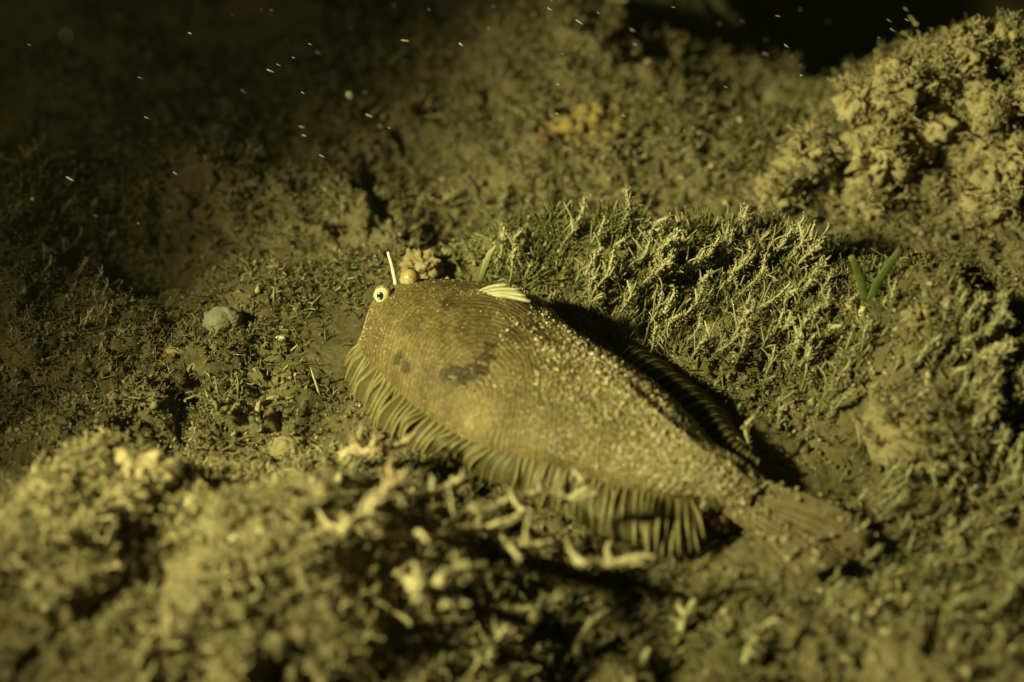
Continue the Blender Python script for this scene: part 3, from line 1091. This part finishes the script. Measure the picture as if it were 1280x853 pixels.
def in_bank():
    px, py = rng.uniform(960, 1265), rng.uniform(395, 660)
    return (px + 110 if py > 560 and px < 1060 else px), py


grove(96, in_turf, 30, 76, 'dusty algae sprig', [(640, 330, 'behind the cream pectoral fin'), (740, 335, 'on the turf crest behind the fish'), (870, 335, 'on the right half of the turf crest'),
      (980, 350, 'where the turf crest ends near the green shoot'), (780, 390, "by the shade of the fish's back"), (880, 410, 'in the middle of the turf'), (960, 460, 'at the foot of the turf beyond the far fin')],
      'dusty algae sprigs crowding the turf behind the fish')
grove(80, in_bank, 26, 62, 'pale crusted algae sprig', [(1000, 430, 'on the dark slope below the long slanting sprig'), (1100, 410, 'at the foot of the green shoot'), (1220, 420, 'on the upper right rim of the bank'),
      (1240, 520, 'right of the pale boulder'), (1160, 480, 'in front of the pale boulder'), (1050, 520, 'left of the pale boulder'), (1180, 620, 'low on the bank under the pale boulder'), (1250, 640, 'at the right edge below the boulder')],
      'pale algae sprigs on the bank at the right')
grove(34, lambda: (rng.uniform(0, 135), rng.uniform(215, 440)), 14, 34, 'dim curled algae sprig', [(20, 240, 'high at the dark left edge'), (30, 330, 'in the dark tuft at the left edge'), (110, 320, 'at the right side of the dark left tuft'), (50, 420, 'under the dark left tuft')],
      'dim algae sprigs at the dark left edge')
grove(46, lambda: (rng.uniform(1010, 1270), rng.uniform(660, 810)), 20, 46, 'crusted algae sprig', [(1080, 700, 'beside the tip of the tail fin'), (1200, 680, 'on dark silt right of the tail fin'), (1090, 790, 'blurred at the bottom below the tail'), (1220, 790, 'blurred in the bottom right corner')],
      'crusted algae sprigs low at the bottom right')

FINGERS = [sprig_mesh(300 + k, rng.uniform(.8, 1.1), rng.uniform(-.2, .4), 1.6, int(rng.integers(4, 7)), .05) for k in range(5)]
for k in range(26):
    px, py = (rng.uniform(1175, 1262), rng.uniform(395, 470)) if k < 14 else (rng.uniform(1205, 1270), rng.uniform(470, 585))
    sprig(px, py, rng.uniform(26, 50), ('thick' if k % 2 else 'stubby') + (' pale finger-like sprig on the upper right rim of the bank' if k < 14 else ' pale finger-like sprig right of the boulder'),
          'pale finger-like sprigs on the right rim of the bank', me=FINGERS[k % 5])

# sprigs that stand out
sprig(985, 392, 70, 'long thin sprig slanting up to the right, left of the green seagrass shoot', k=3, rz=.1)
sprig(1016, 392, 48, 'shorter slanting sprig between the long sprig and the green seagrass shoot', k=6, rz=.2)
sprig(955, 490, 46, 'pointed cream sprig on dark ground between the turf and the bank', k=2, rz=.3)
sprig(1020, 530, 66, 'sprig with a swollen pale head above a curved stalk, beyond the tail', k=8, rz=.4)
sprig(1097, 592, 46, 'short thick white sprig standing in a tuft beyond the tail fin', k=5, rz=-.4)
sprig(935, 590, 62, 'hooked sprig arching against the rear edge of the flatfish', k=10, rz=.9)
sprig(866, 672, 58, 'crusted white sprig standing at the root of the tail, in front of the fin fringe', k=1, rz=.2)

# crusted twigs in front of the fish
def twig(pts, rad, label, name='crusted_twig', mat=M_CRUST, branches=4, lump=1.0, lift=.45, group=None, cat='twig'):
    """a branching, silt-crusted stem; pts are (px, py, height above the silt)"""
    P = []
    for px, py, h in pts:
        q = on_ground(px, py)
        d = ray(px, py)
        q = q - d * ((h + lift) / -d[2])             # same line of sight, h higher
        P.append(q)
    if lift > .6:                                      # rooted in the silt
        P.insert(0, on_ground(*pts[0][:2]) - (0, 0, .1))
    P = np.array(P)
    base = P[0].copy()
    P = P - base
    rad = rad * .82
    mb = MB()
    k = 12 * len(P)
    cv = spline(P, k)
    cv = cv + .35 * rad * np.stack([noise3(cv * 1.7 + 9), noise3(cv * 1.7 + 30), noise3(cv * 1.7 + 60)], 1) * 2
    rr = rad * (1 + .5 * noise3(cv * 2.2 + 5))
    rr *= np.interp(np.linspace(0, 1, k), [0, .1, .8, 1], [.7, 1, .8, .35])
    add_tube(mb, cv, rr, sides=9, jit=.22, tone=.5 + .5 * np.sin(np.linspace(0, 9, 8)) * .8)
    L = np.linalg.norm(np.diff(cv, axis=0), axis=1).sum()
    nb = int(90 * lump * L)
    i = rng.integers(0, k, nb)
    r = np.exp(rng.normal(math.log(rad * .30), .45, nb))
    v, f, t = crumb_batch(cv[i] + rng.normal(0, 1, (nb, 3)) * rr[i][:, None] * .62, r, np.clip(rng.normal(.5, .3, nb), 0, 1), sub=-1, jit=.22)
    mb.add(v, f, t)
    for _ in range(branches):
        i = rng.integers(2, k - 2)
        e = rng.normal(0, 1, 3)
        e[2] = abs(e[2])
        e /= np.linalg.norm(e)
        l = rng.uniform(.3, .8)
        b = spline([cv[i], cv[i] + e * l * .5 + rng.normal(0, .06, 3), cv[i] + e * l], 9)
        add_tube(mb, b, [rad * .7, rad * .6, rad * .3], sides=6, jit=.3, tone=rng.uniform(.2, .9))
        v, f, t = crumb_batch(b[rng.integers(2, 9, 16)] + rng.normal(0, rad * .45, (16, 3)), np.full(16, rad * .28), rng.uniform(.2, 1, 16), sub=0, jit=.2)
        mb.add(v, f, t)
    return tag(mb.build(name, mat, None, base), label, cat, group)


twig([(428, 572, .3), (446, 560, .8), (472, 562, 1.0), (500, 556, .7)], .13, 'pinkish crusted twig clump at the foot of the fin fringe', mat=M_PINKCRUST, branches=9, lump=1.5)
twig([(424, 600, .1), (428, 584, .4), (440, 570, .6)], .07, 'thin curved stem left of the pinkish twig clump', branches=3)
TW = [
    ([(462, 632), (483, 625), (510, 623), (531, 618), (552, 611), (572, 603), (588, 596)], .10, 6, 'crusted twig reaching up to the right from the knobbly upright one', M_CRUST),
    ([(486, 646), (486, 630), (487, 612), (492, 591)], .13, 5, 'upright crusted twig with a knobbly pinkish tip, in front of the fish', M_PINKCRUST),
    ([(478, 630), (464, 640), (468, 656), (493, 666), (524, 670), (559, 666), (593, 660), (620, 666), (644, 648), (667, 641)], .12, 8, 'longest crusted twig, looping along the crest of the pale mound', M_CRUST),
    ([(600, 642), (627, 629), (655, 620), (689, 615), (723, 622), (747, 617)], .10, 7, 'long arched twig lying against the fin fringe', M_CRUST),
    ([(559, 653), (586, 637), (605, 625)], .06, 3, 'thin twig lying between the arched twig and the longest twig', M_CRUST),
    ([(634, 680), (651, 687), (672, 684), (691, 677)], .10, 4, 'short crusted twig below the right end of the longest twig', M_CRUST),
    ([(545, 732), (562, 716), (593, 708), (620, 713)], .13, 4, 'blurred crusted twig over the dark hollow', M_CRUST),
    ([(723, 701), (754, 706), (771, 702), (795, 697), (820, 699)], .11, 3, 'pale T-shaped twig lying across the dark hollow below the fringe', M_CRUST),
    ([(517, 728), (541, 749), (576, 759)], .15, 3, 'stubby twig lying on the slope of the pale mound', M_CRUST),
    ([(430, 660), (450, 648), (474, 652), (492, 644)], .09, 5, 'short twig left of the loop of the longest twig', M_CRUST),
]
for pts, r_, nb_, lb_, mt_ in TW:
    g_ = [on_ground(*q) for q in pts]
    dep = np.convolve(np.pad([np.linalg.norm(q - CAM) for q in g_], 2, 'edge'), np.ones(5) / 5, 'valid')
    zs = [(CAM + ray(*q) / np.linalg.norm(ray(*q)) * t_)[2] for q, t_ in zip(pts, dep)]
    twig([(q[0], q[1], z_ - g[2]) for q, g, z_ in zip(pts, g_, zs)], r_, lb_, branches=nb_, lift=2.0, mat=mt_, lump=1.2)
for a_, l_ in (((850, 760), 'forked'), ((930, 800), 'leaning'), ((720, 790), 'stout'), ((660, 760), 'bent'), ((790, 830), 'lowest'), ((610, 800), 'upright')):
    twig([(a_[0], a_[1] + 30, .0), (a_[0] + 8, a_[1] + 8, .3), (a_[0] + 22, a_[1] - 18, .6)], .11, l_ + ' blurred weed stem rising in the dark hollow at the bottom', branches=4, name='weed_stem', cat='weed', mat=M_ALGA, lift=.1)
twig([(402, 505, .0), (396, 482, .3), (388, 460, .6)], .035, 'thin bare stalk slanting beside the left end of the fin fringe', name='bare_stalk', lift=0, branches=0, lump=.2, cat='stalk')

# white stalk behind the eyes and translucent blade behind the pectoral fin
p0, p1 = at(495, 356, 1.9), at(485, 315, 2.75)
mb = MB()
add_tube(mb, spline([p0 - p0, (p1 - p0) * .5 + (.02, 0, 0), p1 - p0], 14), [.062, .055, .05, .045], sides=10, jit=.05)
tag(mb.build('white_stalk', M_WHITE, None, p0), "thin white stalk standing upright between the fish's two eyes", 'stalk')
p0, p1 = at(600, 352, 2.0), at(620, 306, 2.9)
mb = MB()
add_tube(mb, spline([p0 - p0, (p1 - p0) * .55 + (-.03, 0, .05), p1 - p0], 14), [.07, .11, .09, .02], sides=8, flat=.3, wid=(1, 0, 0), jit=.25, tone=[0, .3, .5, .9])
tag(mb.build('translucent_alga', M_TURF, None, p0), 'flat translucent blade standing behind the cream pectoral fin', 'algae')

# green shoot
p0 = on_ground(1082, 392)
root = tag(link('seagrass_shoot', None, None, p0), 'bright green seagrass shoot of two leaves spread in a V on the bank', 'seagrass')
k = np.linalg.norm(p0 - CAM) / FPX
for dx, dy, w in ((-25, 64, .11), (34, 72, .12), (8, 30, .06)):
    e = np.array([dx * k, .2, dy * k / .84])
    mb = MB()
    add_tube(mb, spline([(0, 0, -.1), e * .45 + np.array([-.1 * np.sign(dx), 0, .05]), e], 16), [w * .7, w, w, w * .75], sides=8, flat=.2, wid=(1, 0, 0), tone=[.7, .1, .0, .0, .25])
    mb.build('leaf', M_BLADE, root)
mb = MB()
v, f = blob((0, 0, .05), .2, 2, .4)
mb.add(v, f, .8)
mb.build('root_crown', M_CRUST, root)


# lumps, stones and shells
def lump(name, px, py, r, label, mat, cat, squash=(1, 1, .8), amp=.3, freq=1.3, sub=4, sink=.3, rot=0.0, knobs=0, group=None, weed=0):
    p = on_ground(px, py)
    mb = MB()
    v, f = blob((0, 0, r * squash[2] * (1 - 2 * sink) * .5), r, sub, amp, freq, squash, rot)
    mb.add(v, f, np.clip(.5 + .5 * fbm3(v * 1.5 / r, 3), 0, 1))
    for _ in range(knobs):
        a, e = rng.uniform(0, 6.28), rng.uniform(.1, 1.4)
        c = np.array([math.cos(a) * math.cos(e), math.sin(a) * math.cos(e), math.sin(e)]) * r * .95 * np.asarray(squash)
        v, f = blob(c, r * rng.uniform(.14, .34), 2, .35, 1.6)
        mb.add(v, f, rng.uniform(0, 1))
    o = tag(mb.build(name, mat, None, p), label, cat, group)
    if weed:
        e = rng.normal(0, 1, (weed, 3))
        e[:, 2] = np.abs(e[:, 2])
        e /= np.linalg.norm(e, axis=1)[:, None]
        c = e * r * .97 * np.asarray(squash) + (0, 0, r * squash[2] * (1 - 2 * sink) * .5)
        tag(add_tufts(MB(), c, rng.uniform(.2, .42, weed) * r ** .3, rng.uniform(.5, 1.1, weed), 1).build('weed_cover', M_TUFT, o), kind='stuff')
    return o


lump('sponge_lump', 527, 345, .62, 'knobbly brown lump just behind the right eye of the fish', M_SPONGELUMP, 'sponge', (1, .9, 1.05), .35, 1.6, knobs=9)
lump('stone', 278, 402, .58, 'rounded blue grey stone on the silt left of the fish', M_STONE, 'stone', (1, .8, .7), .14, 1.0, rot=.3, sink=.42)
lump('pebble', 222, 440, .3, 'small oblong tan pebble below and left of the grey stone', M_BOULDER, 'pebble', (1.1, .45, .45), .08, 1.0, 3)
lump('pebble', 360, 566, .5, 'round silted pebble between the shell rims and the twigs', M_BOULDER, 'pebble', (1.05, .9, .75), .15, 1.2)
lump('shell_chip', 350, 423, .13, 'tiny white shell chip on dark silt near the grey stone', M_WHITE, 'shell', (1.2, .6, .5), .1, 1, 3)
lump('shell_chip', 297, 673, .19, 'white sliver of shell on the pale foreground mound', M_WHITE, 'shell', (1.25, .3, .3), .08, 1, 3, rot=.5)
lump('crusted_lump', 176, 600, .8, 'crusted lump with a rusty hollow under its rim, lower left', M_CLUMP, 'rock', (1.2, .8, .7), .3, 1.5, 5, weed=14)
lump('crusted_lump', 150, 636, .75, 'broad lump leaning against the rusty-rimmed one', M_CLUMP, 'rock', (1.1, .8, .6), .3, 1.6, 5, weed=12)
lump('rusty_weed', 893, 660, .62, 'dark rusty weed clump tucked under the tail root', M_BROWNRED, 'weed', (1.1, .7, .8), .35, 1.8, 4, knobs=12)
lump('yellow_sponge', 745, 160, .95, 'bright yellow sponge patch on the far slope', M_YELLOW, 'sponge', (1.5, .9, .7), .25, 1.6, 4, knobs=10, sink=.62, weed=16)
lump('red_sponge', 925, 14, 1.3, 'blurred dull red sponge at the top of the photo', M_RED, 'sponge', (1.8, .9, .8), .3, 1.2, 4, knobs=6)
lump('red_sponge', 1272, 268, .5, 'small red sponge at the right edge of the photo', M_RED, 'sponge', (.9, .7, .9), .25, 1.2, 4)
lump('orange_weed', 683, 182, .35, 'small rusty orange tuft left of the yellow sponge', M_BROWNRED, 'weed', (.6, .6, 1.2), .3, 1.5, 3)
lump('silted_boulder', 1165, 530, 1.5, 'smooth pale boulder sunk in the bank at the right', M_BOULDER, 'rock', (1.2, .9, .7), .14, 1.1, 5, sink=.7, weed=95)
lump('crusted_lump', 1148, 402, .45, 'crusted lump on the bank just right of the green shoot', M_BOULDER, 'rock', (1, .8, .9), .35, 1.5, 4, knobs=5)
lump('crusted_lump', 1240, 440, .5, 'dim brown knob at the right end of the bank', M_CRUST, 'rock', (1.3, .6, .6), .3, 1.2, 4)

# half-buried shell rims
for (cx_, cy_, r_, a0, a1, lb) in ((232, 512, 1.15, 80, 215, 'half-buried shell rim curving out of the silt, the larger of two'), (352, 527, .62, 60, 215, 'smaller shell rim half buried beside the silted pebble')):
    c = on_ground(cx_, cy_)
    th = np.radians(np.linspace(a0, a1, 26))
    pts = np.stack([np.cos(th) * r_, np.sin(th) * r_ * .9, .10 + .10 * np.sin(np.linspace(0, math.pi, 26))], 1)
    pts[:, 2] += .6 * (H(c[0] + pts[:, 0], c[1] + pts[:, 1]) - c[2]) - .02
    mb = MB()
    add_tube(mb, pts, .11, sides=10, jit=.15, flat=.6, tone=[.2, .7, .5, .8, .2])
    tag(mb.build('shell', M_SHELL, None, c), lb, 'shell')

# far right: silted rock overgrown with knobs, standing against the dark
def outcrop(px, py, pts, label, knobs=330):
    p = on_ground(px, py)
    mb = MB()
    wp, ws = [], []
    k = np.linalg.norm(p - CAM) / FPX
    for dx, dy, r in pts:
        c = np.array([dx * k, rng.uniform(-.6, .6), -dy * k / .86])
        v, f = blob(c, r * k * .85, 4, .35, 1.6, (1, .8, 1), 0, 6)
        mb.add(v, f, np.clip(.4 + .5 * fbm3(v * .8, 3), 0, 1))
        m = knobs // len(pts) + 4
        e = rng.normal(0, 1, (m, 3))
        e[:, 2] += .2
        e /= np.linalg.norm(e, axis=1)[:, None]
        wp.append(c + e * r * k * .85)
        ws.append(rng.uniform(.3, .62, m) * (r * k) ** .5)
    o = tag(mb.build('silted_rock', M_SPONGE, None, p), label, 'rock')
    wp, ws = np.concatenate(wp), np.concatenate(ws)
    tag(add_tufts(MB(), wp, ws, rng.uniform(.7, 1.2, len(wp)), 1).build('weed_cover', M_SPONGE, o), kind='stuff')
    return o


outcrop(1150, 200, [(-85, -62, 30), (-40, -82, 40), (5, -92, 42), (38, -118, 32), (80, -136, 20), (88, -108, 16), (55, -70, 32), (0, -40, 60), (-50, -20, 50), (70, -10, 50), (-130, 0, 40), (-60, 40, 40), (30, 40, 44), (-170, 30, 34)],
        'tall silted rock overgrown with weed rising at the upper right')
outcrop(1260, 240, [(0, -30, 40), (-30, -80, 30), (15, -110, 26), (-20, 0, 45)], 'lower overgrown rock at the right edge beside the tall one', 90)

# drifting specks
def fleck(L, r):
    mb = MB()
    add_tube(mb, [(-L, 0, 0), (-.5 * L, 0, .1 * r), (.4 * L, 0, 0), (L, 0, 0)], [r * .4, r, r * .9, r * .3], sides=6, jit=.25)
    return mb.mesh('drifting_speck', M_SNOW)


FL = [fleck(.10, .026), fleck(.13, .03), fleck(.08, .035)]


def water_point(px, py, dist):
    d = ray(px, py)
    return CAM + d / np.linalg.norm(d) * dist


BIG = [(688, 12), (725, 28), (795, 56), (791, 38), (507, 51), (577, 56), (398, 66), (339, 89), (697, 143), (984, 58), (958, 68), (1003, 95), (1133, 12), (1117, 38), (780, 145), (476, 158), (462, 145), (699, 106), (378, 159), (88, 224), (120, 270)]
for k, (px, py) in enumerate(BIG):
    o = link('drifting_speck', FL[k % 3], None, water_point(px, py, rng.uniform(44, 54)))
    o.rotation_euler = (rng.uniform(0, 3), math.radians(28) + rng.normal(0, .12), rng.normal(0, .2))
    tag(o, 'tiny pale speck drifting in the dark water above the seabed', 'speck', 'specks drifting in the water')
o = link('drifting_flake', fleck(.16, .12), None, water_point(438, 120, 52))
o.rotation_euler = (0, math.radians(40), 0)
tag(o, 'largest white flake drifting over the dark ground left of centre', 'flake')
mb = MB()
add_tube(mb, spline([(-.14, 0, -.16), (-.12, 0, .02), (.0, 0, .1), (.18, 0, .22)], 12), [.03, .05, .05, .02], sides=6, jit=.2)
tag(mb.build('drifting_flake', M_SNOW, None, water_point(858, 190, 53)), 'thin curved white flake drifting right of the yellow sponge', 'flake')
mb = MB()
for _ in range(14):                                   # nearer ones, out of focus
    p = water_point(rng.uniform(0, 1280), rng.uniform(0, 420), rng.uniform(22, 33))
    a = rng.uniform(0, 6.28)
    d = np.array([math.cos(a), 0, math.sin(a)]) * .03
    add_tube(mb, [p - d, p, p + d], [.008, .02, .008], sides=4)
for _ in range(110):
    px, py = rng.uniform(0, 1280), abs(rng.normal(0, 130))
    p = water_point(px, py, rng.uniform(42, 60))
    a = math.radians(28) + rng.normal(0, .15)
    L = rng.uniform(.04, .1)
    d = np.array([math.cos(a), rng.normal(0, .2), -math.sin(a)]) * L
    add_tube(mb, [p - d, p, p + d], [.008, .018, .008], sides=4)
tag(mb.build('marine_snow', M_SNOW), 'fine pale particles suspended in the water', 'particles', kind='stuff')

# greenish murk of the water: one closed box round everything
hz = bpy.data.materials.new('murky_water')
hz.use_nodes = True
hn = hz.node_tree
hn.nodes.clear()
pv = hn.nodes.new('ShaderNodeVolumePrincipled')
pv.inputs['Color'].default_value = (.8, .85, .5, 1)
pv.inputs['Density'].default_value = .022
pv.inputs['Anisotropy'].default_value = .3
ho = hn.nodes.new('ShaderNodeOutputMaterial')
hn.links.new(pv.outputs[0], ho.inputs['Volume'])
hb = MB()
gv = np.array([v.co[:] for v in seabed.data.vertices]) / S
lo, hi = gv.min(0) - (20, 20, 100), gv.max(0) + (20, 20, 0)
hi[2] = max(hi[2], CAM[2]) + 25
cx8 = np.array([(x, y, z) for x in (lo[0], hi[0]) for y in (lo[1], hi[1]) for z in (lo[2], hi[2])])
hb.add(cx8, [(0, 1, 3, 2), (4, 6, 7, 5), (0, 4, 5, 1), (2, 3, 7, 6), (0, 2, 6, 4), (1, 5, 7, 3)])
tag(hb.build('haze', hz, smooth=False), 'murky greenish water around the fish', 'water', kind='stuff')
